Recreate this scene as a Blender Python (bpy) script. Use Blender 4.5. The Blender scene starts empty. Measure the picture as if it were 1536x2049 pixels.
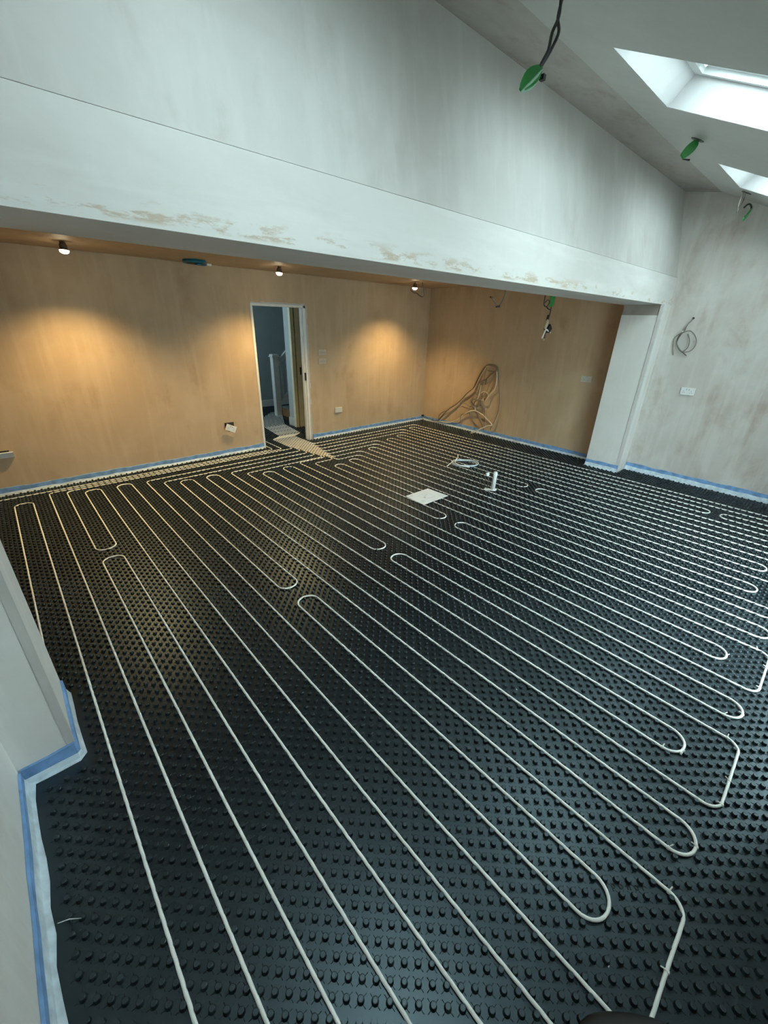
import bpy, math, random
import numpy as np
from mathutils import Vector, Matrix
random.seed(7)
S = bpy.context.scene
COL = S.collection

# ---------------------------------------------------------------- camera
cam_d = bpy.data.cameras.new('camera')
cam = bpy.data.objects.new('camera', cam_d); COL.objects.link(cam)
CAM = Vector((-6.2894, -5.7074, 1.8085))
r_, d_, f_ = (Vector((0.741746, -0.670143, 0.026862)), Vector((-0.265546, -0.330227, -0.905779)), Vector((0.615872, 0.664725, -0.422898)))
m = Matrix((( r_.x, -d_.x, -f_.x, CAM.x), (r_.y, -d_.y, -f_.y, CAM.y), (r_.z, -d_.z, -f_.z, CAM.z), (0, 0, 0, 1)))
cam.matrix_world = m
cam_d.sensor_fit = 'HORIZONTAL'; cam_d.sensor_width = 36; cam_d.lens = 36 * 815.22 / 1536
cam_d.clip_start = 0.02
S.camera = cam

# ---------------------------------------------------------------- sky, exposure
W = bpy.data.worlds.new('overcast_sky'); S.world = W; W.use_nodes = True
wn = W.node_tree.nodes; wl = W.node_tree.links
bg = wn['Background']
tc = wn.new('ShaderNodeTexCoord'); nz = wn.new('ShaderNodeTexNoise'); nz.inputs['Scale'].default_value = 2.0
rp = wn.new('ShaderNodeValToRGB')
rp.color_ramp.elements[0].position = .3; rp.color_ramp.elements[0].color = (0.70, 0.88, 0.92, 1)
rp.color_ramp.elements[1].position = .7; rp.color_ramp.elements[1].color = (0.84, 0.98, 1.0, 1)
wl.new(tc.outputs['Generated'], nz.inputs['Vector']); wl.new(nz.outputs['Fac'], rp.inputs['Fac']); wl.new(rp.outputs['Color'], bg.inputs['Color'])
bg.inputs['Strength'].default_value = 6.2
S.view_settings.view_transform = 'Standard'; S.view_settings.look = 'None'
S.view_settings.exposure = 1.24; S.view_settings.gamma = 1; S.view_settings.use_curve_mapping = False
S.cycles.max_bounces = 10; S.cycles.diffuse_bounces = 6; S.cycles.transparent_max_bounces = 12

LAMP_COL = (1.0, 0.72, 0.32)
LAMP_W = 70.0

# ---------------------------------------------------------------- helpers
def nodes(mt):
    mt.use_nodes = True
    return mt.node_tree.nodes, mt.node_tree.links, mt.node_tree.nodes['Principled BSDF']
def simple(name, col, rough=.6, metal=0, bump=0, bscale=60, spec=.5, var=.12):
    mt = bpy.data.materials.new(name); n, l, b = nodes(mt)
    g = n.new('ShaderNodeNewGeometry'); nn = n.new('ShaderNodeTexNoise'); nn.inputs['Scale'].default_value = bscale
    l.new(g.outputs['Position'], nn.inputs['Vector'])
    r = n.new('ShaderNodeValToRGB')
    r.color_ramp.elements[0].color = tuple(c * (1 - var) for c in col) + (1,); r.color_ramp.elements[0].position = .3
    r.color_ramp.elements[1].color = tuple(min(1, c * (1 + var)) for c in col) + (1,); r.color_ramp.elements[1].position = .7
    l.new(nn.outputs['Fac'], r.inputs['Fac']); l.new(r.outputs['Color'], b.inputs['Base Color'])
    b.inputs['Roughness'].default_value = rough; b.inputs['Metallic'].default_value = metal
    b.inputs['Specular IOR Level'].default_value = spec
    if bump:
        bp = n.new('ShaderNodeBump'); bp.inputs['Strength'].default_value = bump; bp.inputs['Distance'].default_value = .003
        l.new(nn.outputs['Fac'], bp.inputs['Height']); l.new(bp.outputs['Normal'], b.inputs['Normal'])
    return mt
def plaster(name, dry, mid, damp, lo=.48, hi=.62, sc=(1.1, 1.1, 1.1), streak=(9, 9, .7), stamt=.25):
    """skimmed plaster: pale dry coat, darker damp patches, trowel streaks"""
    mt = bpy.data.materials.new(name); n, l, b = nodes(mt)
    g = n.new('ShaderNodeNewGeometry')
    def noise(scale, s, detail=6, rough=.55, dist=0.):
        mp = n.new('ShaderNodeMapping'); mp.inputs['Scale'].default_value = scale
        l.new(g.outputs['Position'], mp.inputs['Vector'])
        nn = n.new('ShaderNodeTexNoise'); nn.inputs['Scale'].default_value = s; nn.inputs['Detail'].default_value = detail
        nn.inputs['Roughness'].default_value = rough; nn.inputs['Distortion'].default_value = dist
        l.new(mp.outputs['Vector'], nn.inputs['Vector']); return nn.outputs['Fac']
    def ramp(fac, a, c):
        r = n.new('ShaderNodeMapRange'); r.inputs['From Min'].default_value = a; r.inputs['From Max'].default_value = c
        r.interpolation_type = 'SMOOTHSTEP'
        l.new(fac, r.inputs['Value']); return r.outputs['Result']
    def mix(f, a, c):
        x = n.new('ShaderNodeMix'); x.data_type = 'RGBA'
        for sck, v in ((0, f), (6, a), (7, c)):
            if isinstance(v, (float, int)): x.inputs[sck].default_value = v
            elif isinstance(v, tuple): x.inputs[sck].default_value = v + (1,)
            else: l.new(v, x.inputs[sck])
        return x.outputs[2]
    big = noise(sc, 1.3, 7, .6, .4)
    st = noise(streak, 1.0, 5, .6, .2)
    fine = noise((1, 1, 1), 24, 4)
    c = mix(ramp(big, lo - .14, hi + .02), dry, mid)
    c = mix(ramp(noise((sc[0], sc[1], sc[2] * .6), 2.6, 7, .62, .25), lo + .06, hi + .20), c, damp)
    sm = n.new('ShaderNodeMath'); sm.operation = 'MULTIPLY'; sm.inputs[1].default_value = stamt
    l.new(ramp(st, .46, .66), sm.inputs[0])
    c = mix(sm.outputs[0], c, tuple(min(1, v * 1.16) for v in dry))
    f2 = n.new('ShaderNodeMath'); f2.operation = 'MULTIPLY'; f2.inputs[1].default_value = .12
    l.new(fine, f2.inputs[0])
    c = mix(f2.outputs[0], c, damp)
    l.new(c, b.inputs['Base Color'])
    b.inputs['Roughness'].default_value = .62; b.inputs['Specular IOR Level'].default_value = .28
    bp = n.new('ShaderNodeBump'); bp.inputs['Strength'].default_value = .22; bp.inputs['Distance'].default_value = .006
    l.new(st, bp.inputs['Height']); l.new(bp.outputs['Normal'], b.inputs['Normal'])
    return mt

def tagit(o, label=None, cat=None, group=None, kind=None):
    for k, v in (('label', label), ('category', cat), ('group', group), ('kind', kind)):
        if v: o[k] = v
    return o
def empty(name, loc, label=None, cat=None, group=None, kind=None):
    o = bpy.data.objects.new(name, None); o.empty_display_size = .05; COL.objects.link(o); o.location = loc
    return tagit(o, label, cat, group, kind)
def link(name, me, mat, parent=None, kind=None, label=None, smooth=False):
    o = bpy.data.objects.new(name, me); COL.objects.link(o)
    if mat and not me.materials: me.materials.append(mat)
    if parent is not None:
        o.parent = parent; o.matrix_parent_inverse = Matrix.Translation(-Vector(parent.location)) if parent.type == 'EMPTY' or True else Matrix()
    if smooth:
        me.polygons.foreach_set('use_smooth', [True] * len(me.polygons))
    if kind: o['kind'] = kind
    if label: o['label'] = label
    return o
class MB:
    def __init__(s): s.v = []; s.f = []
    def add(s, v, f):
        b = len(s.v); s.v += [tuple(p) for p in v]; s.f += [tuple(i + b for i in q) for q in f]; return s
    def box(s, x0, x1, y0, y1, z0, z1):
        return s.add([(x0, y0, z0), (x1, y0, z0), (x1, y1, z0), (x0, y1, z0), (x0, y0, z1), (x1, y0, z1), (x1, y1, z1), (x0, y1, z1)],
                     [(0, 3, 2, 1), (4, 5, 6, 7), (0, 1, 5, 4), (1, 2, 6, 5), (2, 3, 7, 6), (3, 0, 4, 7)])
    def hexa(s, p):  # p: bottom 4, top 4
        return s.add(p, [(0, 3, 2, 1), (4, 5, 6, 7), (0, 1, 5, 4), (1, 2, 6, 5), (2, 3, 7, 6), (3, 0, 4, 7)])
    def obox(s, c, ax, ay, az, hx, hy, hz, bev=0.0):
        c = Vector(c); ax, ay, az = [Vector(a).normalized() for a in (ax, ay, az)]
        P = lambda i, j, k, e=0: c + ax * i * (hx - e) + ay * j * (hy - e) + az * k * hz
        if not bev:
            return s.hexa([P(-1, -1, -1), P(1, -1, -1), P(1, 1, -1), P(-1, 1, -1), P(-1, -1, 1), P(1, -1, 1), P(1, 1, 1), P(-1, 1, 1)])
        lo = [P(-1, -1, -1), P(1, -1, -1), P(1, 1, -1), P(-1, 1, -1)]
        mi = [p + az * (2 * hz - bev) for p in lo]
        hi = [P(-1, -1, 1, bev), P(1, -1, 1, bev), P(1, 1, 1, bev), P(-1, 1, 1, bev)]
        f = [(0, 3, 2, 1), (8, 9, 10, 11)]
        for a in range(4):
            b = (a + 1) % 4; f += [(a, b, b + 4, a + 4), (a + 4, b + 4, b + 8, a + 8)]
        return s.add(lo + mi + hi, f)
    def tube(s, pts, r, n=6, cap=True):
        pts = [Vector(p) for p in pts]
        if isinstance(r, (int, float)): r = [r] * len(pts)
        vs = []; up = None
        for i, p in enumerate(pts):
            t = (pts[min(i + 1, len(pts) - 1)] - pts[max(i - 1, 0)]).normalized()
            if up is None:
                up = Vector((0, 0, 1)) if abs(t.z) < .9 else Vector((1, 0, 0))
            u = (up - t * up.dot(t))
            if u.length < 1e-5: u = t.orthogonal()
            u.normalize(); w = t.cross(u); up = u
            vs += [p + (u * math.cos(2 * math.pi * k / n) + w * math.sin(2 * math.pi * k / n)) * r[i] for k in range(n)]
        f = []
        for i in range(len(pts) - 1):
            for k in range(n):
                a = i * n + k; b = i * n + (k + 1) % n; f.append((a, a + n, b + n, b))
        if cap:
            f.append(tuple(range(n))); f.append(tuple(reversed([(len(pts) - 1) * n + k for k in range(n)])))
        return s.add(vs, f)
    def lathe(s, c, axis, prof, n=16):
        """prof: list of (dist along axis, radius)"""
        axis = Vector(axis).normalized(); u = axis.orthogonal().normalized(); w = axis.cross(u); c = Vector(c); vs = []
        for d, r in prof: vs += [c + axis * d + (u * math.cos(2 * math.pi * k / n) + w * math.sin(2 * math.pi * k / n)) * r for k in range(n)]
        f = []
        for i in range(len(prof) - 1):
            for k in range(n):
                a = i * n + k; b = i * n + (k + 1) % n; f.append((a, b, b + n, a + n))
        f.append(tuple(reversed(range(n)))); f.append(tuple((len(prof) - 1) * n + k for k in range(n)))
        return s.add(vs, f)
    def mesh(s, name):
        me = bpy.data.meshes.new(name); me.from_pydata(s.v, [], s.f); me.update(); return me
    def build(s, name, mat, parent=None, **k): return link(name, s.mesh(name), mat, parent, **k)
def spline(pts, sub=6):
    pts = [Vector(p) for p in pts]; out = []
    P = [pts[0]] + pts + [pts[-1]]
    for i in range(1, len(P) - 2):
        a, b, c, d = P[i - 1], P[i], P[i + 1], P[i + 2]
        for k in range(sub):
            t = k / sub
            out.append(.5 * ((2 * b) + (c - a) * t + (2 * a - 5 * b + 4 * c - d) * t * t + (3 * b - a - 3 * c + d) * t ** 3))
    out.append(pts[-1]); return out

# ---------------------------------------------------------------- materials
M = {}
M['pl_upper'] = plaster('plaster_upper', (.56, .545, .53), (.50, .475, .455), (.39, .335, .295), lo=.50, hi=.66, stamt=.35)
M['pl_beam'] = plaster('plaster_beam', (.66, .645, .63), (.60, .575, .555), (.47, .40, .345), lo=.54, hi=.70, sc=(.7, .7, 1.6), streak=(1.0, 6, 8), stamt=.4)
M['pl_pier_top'] = plaster('dark_pier_top', (.36, .335, .30), (.33, .30, .265), (.28, .24, .21), stamt=.1)
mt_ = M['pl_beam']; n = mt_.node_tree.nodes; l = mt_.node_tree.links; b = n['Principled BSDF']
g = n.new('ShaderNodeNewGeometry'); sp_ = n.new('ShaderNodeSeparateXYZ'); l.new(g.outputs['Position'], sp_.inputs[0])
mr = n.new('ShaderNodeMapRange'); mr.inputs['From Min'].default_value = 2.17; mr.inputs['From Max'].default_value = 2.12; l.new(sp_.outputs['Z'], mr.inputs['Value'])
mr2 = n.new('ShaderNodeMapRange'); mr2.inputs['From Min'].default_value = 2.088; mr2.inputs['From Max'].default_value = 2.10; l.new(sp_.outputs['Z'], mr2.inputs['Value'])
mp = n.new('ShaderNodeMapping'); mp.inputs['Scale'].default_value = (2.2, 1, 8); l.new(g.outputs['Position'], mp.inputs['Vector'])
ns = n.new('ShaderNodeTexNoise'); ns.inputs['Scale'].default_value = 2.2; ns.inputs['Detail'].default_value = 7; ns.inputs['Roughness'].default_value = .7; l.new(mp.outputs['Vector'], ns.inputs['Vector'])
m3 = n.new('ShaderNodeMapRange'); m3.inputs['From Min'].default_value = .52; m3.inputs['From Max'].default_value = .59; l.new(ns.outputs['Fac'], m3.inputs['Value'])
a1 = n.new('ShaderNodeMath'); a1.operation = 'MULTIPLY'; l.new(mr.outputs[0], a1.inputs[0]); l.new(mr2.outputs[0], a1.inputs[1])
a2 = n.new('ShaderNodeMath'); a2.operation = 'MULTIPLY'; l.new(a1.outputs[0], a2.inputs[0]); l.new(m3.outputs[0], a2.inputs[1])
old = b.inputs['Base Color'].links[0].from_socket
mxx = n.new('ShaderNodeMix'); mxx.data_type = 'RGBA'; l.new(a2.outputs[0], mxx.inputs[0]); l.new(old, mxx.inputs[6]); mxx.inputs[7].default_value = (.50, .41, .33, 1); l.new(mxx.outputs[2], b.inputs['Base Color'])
M['pl_right'] = plaster('plaster_right', (.65, .625, .60), (.56, .515, .48), (.40, .315, .26), lo=.42, hi=.58, stamt=.3)
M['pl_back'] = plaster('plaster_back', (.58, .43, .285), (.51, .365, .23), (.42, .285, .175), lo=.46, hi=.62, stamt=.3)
M['pl_ceil'] = plaster('plaster_ceiling', (.55, .535, .51), (.52, .50, .475), (.46, .42, .385), lo=.52, hi=.7, stamt=.15)
M['pl_facet'] = plaster('plaster_ridge', (.46, .435, .405), (.40, .365, .33), (.33, .28, .24), lo=.40, hi=.56, sc=(1.5, 3, 3), stamt=.1)
M['pl_shaft'] = plaster('plaster_shaft', (.54, .535, .545), (.50, .485, .49), (.42, .39, .38), lo=.5, hi=.7, stamt=.2)
M['pl_left'] = plaster('plaster_left', (.76, .745, .725), (.70, .67, .64), (.56, .51, .46), lo=.48, hi=.64, stamt=.3)
M['hall'] = simple('hall_emulsion', (.36, .42, .42), .8, bscale=4, var=.05)
M['white_gloss'] = simple('white_gloss_paint', (.72, .72, .69), .4, bscale=8, var=.05)
M['cream'] = simple('cream_paint', (.92, .87, .64), .45, bscale=8, var=.05)
M['mat'] = simple('black_mat_plastic', (.008, .012, .015), .37, bscale=35, var=.25, spec=.85)
M['mat'].node_tree.nodes['Principled BSDF'].inputs['Specular Tint'].default_value = (.70, .90, 1.0, 1)
M['slab'] = simple('dark_screed', (.03, .03, .03), .9, bscale=10)
M['pipe'] = simple('white_pipe_plastic', (.95, .95, .91), .38, bscale=30, var=.03)
M['blue'] = simple('blue_edge_foam', (.19, .35, .63), .75, bscale=14, var=.25, bump=.3)
M['film'] = simple('milky_film', (.62, .72, .80), .35, bscale=22, var=.18, bump=.6)
M['white'] = simple('white_moulded_plastic', (.78, .78, .77), .35, bscale=40, var=.03)
M['screw'] = simple('socket_slot_dark', (.05, .05, .05), .5)
M['black'] = simple('black_rubber', (.008, .008, .008), .5)
M['grey_cable'] = simple('grey_cable_sheath', (.19, .165, .135), .5, bscale=12)
M['dark_cable'] = simple('dark_cable_sheath', (.035, .033, .035), .45, bscale=12)
M['cream_cable'] = simple('cream_cable_sheath', (.70, .62, .46), .5, bscale=12)
M['green'] = simple('green_plastic', (.035, .30, .06), .35, bscale=20)
M['lightgreen'] = simple('pale_green_plastic', (.08, .62, .16), .3, bscale=20)
M['teal'] = simple('blue_ceiling_box', (.015, .17, .28), .4, bscale=20)
M['wood'] = simple('bare_timber', (.28, .15, .06), .7, bscale=9, var=.25)
M['carpet'] = simple('grey_tread', (.16, .19, .19), .9, bscale=60, var=.3)
M['brown'] = simple('lamp_holder_brown', (.09, .06, .035), .5)
M['paper'] = simple('white_paper', (.93, .94, .94), .7, bscale=6, var=.02)
M['ink'] = simple('grey_print', (.45, .47, .50), .8)
M['emboss'] = simple('embossed_mat_plastic', (.008, .009, .010), .6, bscale=30)
M['strap'] = simple('white_strap', (.85, .84, .78), .5)
M['frame_white'] = simple('white_roof_window_frame', (.80, .82, .82), .3, bscale=10, var=.03)
M['dark_frame'] = simple('dark_aluminium', (.05, .055, .06), .4)
M['patio'] = simple('pale_patio', (.38, .37, .35), .8, bscale=5)
M['warm_tint'] = simple('warm_lit_plate', (.60, .49, .38), .6, bscale=60)  # tan tint puts the warm lamplight into the switch plate colour
M['dull_plate'] = simple('dull_white_plate', (.60, .58, .53), .5, bscale=60)
M['conn'] = simple('connector_block', (.50, .44, .33), .5)
gl = bpy.data.materials.new('roof_window_glass'); n, l, b = nodes(gl)
n.remove(b); tr = n.new('ShaderNodeBsdfTransparent'); tr.inputs[0].default_value = (.93, .97, .96, 1)
gs = n.new('ShaderNodeBsdfGlossy'); gs.inputs['Roughness'].default_value = .03; mx = n.new('ShaderNodeMixShader'); mx.inputs[0].default_value = .07
l.new(tr.outputs[0], mx.inputs[1]); l.new(gs.outputs[0], mx.inputs[2]); l.new(mx.outputs[0], n['Material Output'].inputs['Surface'])
bulb = bpy.data.materials.new('lit_lamp_face'); n, l, b = nodes(bulb)
b.inputs['Emission Color'].default_value = (1, .86, .6, 1); b.inputs['Emission Strength'].default_value = 22; b.inputs['Base Color'].default_value = (1, .9, .7, 1)

# ---------------------------------------------------------------- room shell
XL, XLB = -6.66, -7.6           # left wall by the camera, left wall of the rear bay
YF = -6.22                      # front wall
ZC = 2.38                       # low ceiling of the rear bay
def st(name, mb, mat, label=None): return mb.build(name, mat, kind='structure', label=label)
def cz(y): return 2.975 + .43 * (y + 4.541)     # sloping ceiling
st('floor', MB().box(-7.8, .2, YF - .2, 3.3, -.25, -.06), M['slab'])
# door wall with an opening x -3.53..-2.70, z 0..1.985
DX0, DX1, DZ, DT = -3.535, -2.70, 1.985, .11
wb = MB().box(XLB - .1, DX0, 0, DT, 0, ZC + .2).box(DX1, .1, 0, DT, 0, ZC + .2).box(DX0, DX1, 0, DT, DZ, ZC + .2)
st('wall_back', wb, M['pl_back'])
st('wall_right', MB().box(0, .15, -3.6, .11, 0, ZC + .2), M['pl_back'])
st('wall_right_front', MB().box(0, .15, YF - .1, -3.6, 0, 3.6), M['pl_right'])
st('wall_left_rear', MB().box(XLB - .15, XLB, -4.1, .11, 0, ZC + .2), M['pl_back'])
st('wall_left', MB().box(XLB - .2, XL, YF - .1, -3.935, 0, 3.6), M['pl_left'])
GX0, GX1, GZ = -3.9, -1.7, 2.02
st('wall_front', MB().box(XL - .2, GX0, YF - .15, YF, 0, 2.6).box(GX1, .15, YF - .15, YF, 0, 2.6).box(GX0, GX1, YF - .15, YF, GZ, 2.6), M['pl_right'])
st('ceiling_rear', MB().box(XLB - .1, .1, -3.47, .11, ZC, ZC + .12), M['pl_back'])
# boxed beam
bm_ = MB().box(XLB, 0, -3.915, -3.47, 2.08, 2.372)
st('trim_1', bm_, M['pl_beam'], 'plastered boxed beam spanning the room')
# upper wall above the beam (leans back slightly)
st('wall_upper', MB().box(XLB, 0, -3.888, -3.48, 2.372, 2.378).hexa([(XLB, -3.902, 2.378), (0, -3.902, 2.378), (0, -3.47, 2.378), (XLB, -3.47, 2.378),
                           (XLB, -3.735, 3.27), (0, -3.735, 3.27), (0, -3.47, 3.27), (XLB, -3.47, 3.27)]), M['pl_upper'])
st('ceiling_ridge', MB().hexa([(XLB, -4.10, 3.165), (.05, -4.10, 3.165), (.05, -3.70, 3.232), (XLB, -3.70, 3.232),
                            (XLB, -4.10, 3.30), (.05, -4.10, 3.30), (.05, -3.70, 3.36), (XLB, -3.70, 3.36)]), M['pl_facet'])
# right pier under the beam end, top recessed
st('wall_pier_right', MB().box(-.273, 0, -3.93, -3.49, 0, 1.965).box(-.255, 0, -3.93, -3.915, 1.965, 2.08), M['pl_left'])
st('trim_5', MB().box(-.268, 0, -3.914, -3.492, 1.965, 2.08), M['pl_pier_top'], 'darker block between the right pier and the beam')  # top piece of the pier, coloured darker than the plaster below
st('wall_pier_left', MB().box(XLB, -6.466, -3.935, -3.47, 0, 2.08), M['pl_left'])
# angle beads: slim raised plaster edges on the piers
st('trim_2', MB().hexa([(-.279, -3.936, .09), (-.255, -3.936, .09), (-.255, -3.92, .09), (-.279, -3.90, .09),
                        (-.279, -3.936, 2.08), (-.255, -3.936, 2.08), (-.255, -3.92, 2.08), (-.279, -3.90, 2.08)]), M['pl_beam'])
st('trim_3', MB().box(-6.49, -6.4635, -3.9375, -3.90, .09, 2.08), M['pl_upper'])
# sloping ceiling with three skylight wells
SKY = [(-5.81, -4.97), (-3.67, -2.833), (-1.53, -.66)]
Y0, Y1 = -4.40, -5.52            # opening at ceiling, high and low edge
Y0u, Y1u = -4.510, -5.52         # opening at the window frame, 16 cm up
cm = MB()
def slab(mb, x0, x1, ya, yb, t=.05):
    mb.hexa([(x0, yb, cz(yb)), (x1, yb, cz(yb)), (x1, ya, cz(ya)), (x0, ya, cz(ya)), (x0, yb, cz(yb) + t), (x1, yb, cz(yb) + t), (x1, ya, cz(ya) + t), (x0, ya, cz(ya) + t)])
slab(cm, XLB, .1, -4.10, Y0)
slab(cm, XLB, .1, Y1, YF - .12)
xs = [XLB] + [v for p in SKY for v in p] + [.1]
for i in range(0, len(xs), 2): slab(cm, xs[i], xs[i + 1], Y0, Y1)
st('ceiling', cm, M['pl_ceil'])
UP = .165
for i, (x0, x1) in enumerate(SKY):
    w = empty('window_%d' % (i + 1), ((x0 + x1) / 2, (Y0 + Y1) / 2, cz((Y0 + Y1) / 2) + UP), kind='structure')
    e = .02; sh = MB()
    z = lambda y, u=0: cz(y) + u
    q = lambda a: sh.add(a, [(0, 1, 2, 3)])
    # four linings as thin solid boards
    def board(a, off):
        o = Vector(off); a = [Vector(p) - o.normalized() * .004 + Vector((0, 0, .002)) for p in a]
        sh.hexa(a + [p + o for p in a])
    board([(x0, Y0, z(Y0)), (x1, Y0, z(Y0)), (x1, Y0u, z(Y0u, UP)), (x0, Y0u, z(Y0u, UP))], (0, .03, .02))
    board([(x1, Y1, z(Y1)), (x0, Y1, z(Y1)), (x0, Y1u, z(Y1u, UP)), (x1, Y1u, z(Y1u, UP))], (0, -.03, .0))
    board([(x0, Y1, z(Y1)), (x0, Y0, z(Y0)), (x0, Y0u, z(Y0u, UP)), (x0, Y1u, z(Y1u, UP))], (-.03, 0, 0))
    board([(x1, Y0, z(Y0)), (x1, Y1, z(Y1)), (x1, Y1u, z(Y1u, UP)), (x1, Y0u, z(Y0u, UP))], (.03, 0, 0))
    sh.build('shaft_lining', M['pl_shaft'], w)
    # frame: fixed frame then sash
    up = Vector((0, -.395, .919)); dn = Vector((0, -.919, -.395)); X = Vector((1, 0, 0))
    def rail(mb, a, bb, wd, h0, h1, side):
        a, bb = Vector(a), Vector(bb)
        mb.hexa([a + up * h0, bb + up * h0, bb + side * wd + up * h0, a + side * wd + up * h0, a + up * h1, bb + up * h1, bb + side * wd + up * h1, a + side * wd + up * h1])
    A = Vector((x0, Y0u, z(Y0u, UP))); B = Vector((x1, Y0u, z(Y0u, UP))); C = Vector((x1, Y1u, z(Y1u, UP))); D = Vector((x0, Y1u, z(Y1u, UP)))
    fr = MB(); t = .055
    rail(fr, A - X * .03, B + X * .03, t, 0, .09, dn); rail(fr, D - X * .03 - dn * t, C + X * .03 - dn * t, t, 0, .09, dn)
    rail(fr, A, D, t - .02, 0, .09, X); rail(fr, B - X * (t - .02), C - X * (t - .02), t - .02, 0, .09, X)
    fr.build('window_frame', M['frame_white'], w)
    sa = MB(); k = .035
    a2, b2, c2, d2 = A + X * k + dn * t, B - X * k + dn * t, C - X * k - dn * t, D + X * k - dn * t
    rail(sa, a2, b2, .05, .03, .085, dn); rail(sa, d2 - dn * .05, c2 - dn * .05, .05, .03, .085, dn)
    rail(sa, a2, d2, .045, .03, .085, X); rail(sa, b2 - X * .045, c2 - X * .045, .045, .03, .085, X)
    sa.tube([a2 + dn * .03 + X * .08 + up * .015, b2 + dn * .03 - X * .08 + up * .015], .009, 8)
    sa.build('sash', M['frame_white'], w)
    g = MB(); rail(g, a2 + dn * .04, b2 + dn * .04, (d2 - a2).length - .08, .055, .061, dn); g.build('pane', gl, w)
    # outer kerb so that the roof thickness is closed
    kb = MB()
    for s_, e_, sd in ((A - X * .06, D - X * .06, -X), (B + X * .06, C + X * .06, X)): rail(kb, s_, e_, .03, -.09, .10, sd)
    kb.build('kerb', M['slab'], w)
# roof deck above the ceiling so no daylight leaks in
rf = MB()
def deck(x0, x1, ya, yb): rf.hexa([(x0, yb, cz(yb) + .20), (x1, yb, cz(yb) + .20), (x1, ya, cz(ya) + .20), (x0, ya, cz(ya) + .20), (x0, yb, cz(yb) + .24), (x1, yb, cz(yb) + .24), (x1, ya, cz(ya) + .24), (x0, ya, cz(ya) + .24)])
deck(-8, .3, -3.3, Y0u + .02); deck(-8, .3, Y1u - .02, YF - .3)
xs2 = [-8] + [v for p in SKY for v in (p[0] - .02, p[1] + .02)] + [.3]
for i in range(0, len(xs2), 2): deck(xs2[i], xs2[i + 1], Y0u + .02, Y1u - .02)
rf.box(-8, .3, -3.5, .2, 2.55, 2.62).box(-8, .3, -3.47, -3.30, 2.5, 3.75)
st('ceiling_roof_deck', rf, M['slab'])

# glazed folding doors in the front wall, behind the camera
w4 = empty('window_4', ((GX0 + GX1) / 2, YF - .08, 0), kind='structure')
fr = MB().box(GX0, GX1, YF - .11, YF - .04, 0, .05).box(GX0, GX1, YF - .11, YF - .04, GZ - .06, GZ).box(GX0, GX0 + .05, YF - .11, YF - .04, .05, GZ - .06).box(GX1 - .05, GX1, YF - .11, YF - .04, .05, GZ - .06)
fr.build('window_frame', M['dark_frame'], w4)
for i in range(2):
    a = GX0 + .05 + i * (GX1 - GX0 - .1) / 2; b_ = a + (GX1 - GX0 - .1) / 2
    MB().box(a + .002, b_ - .002, YF - .10, YF - .05, .052, .11).box(a + .002, b_ - .002, YF - .10, YF - .05, GZ - .12, GZ - .062).box(a + .002, a + .06, YF - .10, YF - .05, .11, GZ - .12).box(b_ - .06, b_ - .002, YF - .10, YF - .05, .11, GZ - .12).build('leaf_frame', M['dark_frame'], w4)
    MB().box(a + .06, b_ - .06, YF - .08, YF - .07, .11, GZ - .12).build('pane', gl, w4)
st('floor_patio', MB().box(-12, 6, -14, YF - .2, -.3, -.12), M['patio'])

# hall beyond the door
hw = M['hall']
st('wall_hall_back', MB().box(-4.6, 0, 3.0, 3.1, 0, 2.5), hw)
st('wall_hall_left', MB().box(-4.7, -4.6, DT, 3.1, 0, 2.5), hw)
st('wall_hall_right', MB().box(0, .1, DT, 3.1, 0, 2.5), hw)
st('wall_hall_nib', MB().box(-2.4, -2.27, .93, 1.17, 0, 2.5), simple('nib_emulsion', (.55, .60, .62), .7, bscale=4, var=.04))
st('wall_hall_side', MB().box(-2.27, 0, .95, 1.17, 0, 2.5), hw)
st('ceiling_hall', MB().box(-4.7, .1, DT, 3.1, 2.42, 2.5), hw)
st('baseboard_hall_back', MB().box(-4.6, -1.0, 2.983, 3.0, 0, .13).box(-4.6, -1.0, 2.990, 3.0, .13, .145), M['white_gloss'])
st('baseboard_hall_nib', MB().box(-2.415, -2.4, .92, 1.185, 0, .13).box(-2.41, -2.4, .92, 1.18, .13, .145), M['white_gloss'])
ha = bpy.data.lights.new('hall_fill_light', 'AREA'); ha.shape = 'RECTANGLE'; ha.size = .9; ha.size_y = 1.2; ha.energy = 9; ha.color = (.66, .90, 1)  # added area lamp that brightens the hall; no window is built here
hao = bpy.data.objects.new('hall_fill_light', ha); COL.objects.link(hao); hao.location = (-4.5, 1.9, 1.7); hao.rotation_euler = (0, math.radians(-90), 0)

# door opening: lining, stops and the cream leaf standing beyond
dr = empty('door_1', ((DX0 + DX1) / 2, .05, 0), kind='structure')
MB().box(DX0 - .004, DX0 + .022, -.004, DT + .004, 0, DZ).build('left_jamb', M['white_gloss'], dr)
MB().box(DX1 - .026, DX1 + .004, -.006, DT + .006, 0, DZ).box(DX1 - .040, DX1 - .026, .035, .07, 0, DZ - .02).build('right_jamb', M['white_gloss'], dr)
MB().box(DX0 - .004, DX1 + .004, -.006, DT + .006, DZ - .026, DZ + .004).build('head', M['white_gloss'], dr)
MB().box(DX1 - .0405, DX1 - .0265, .001, .030, .95, 1.06).build('strike_plate', M['black'], dr)
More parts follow.
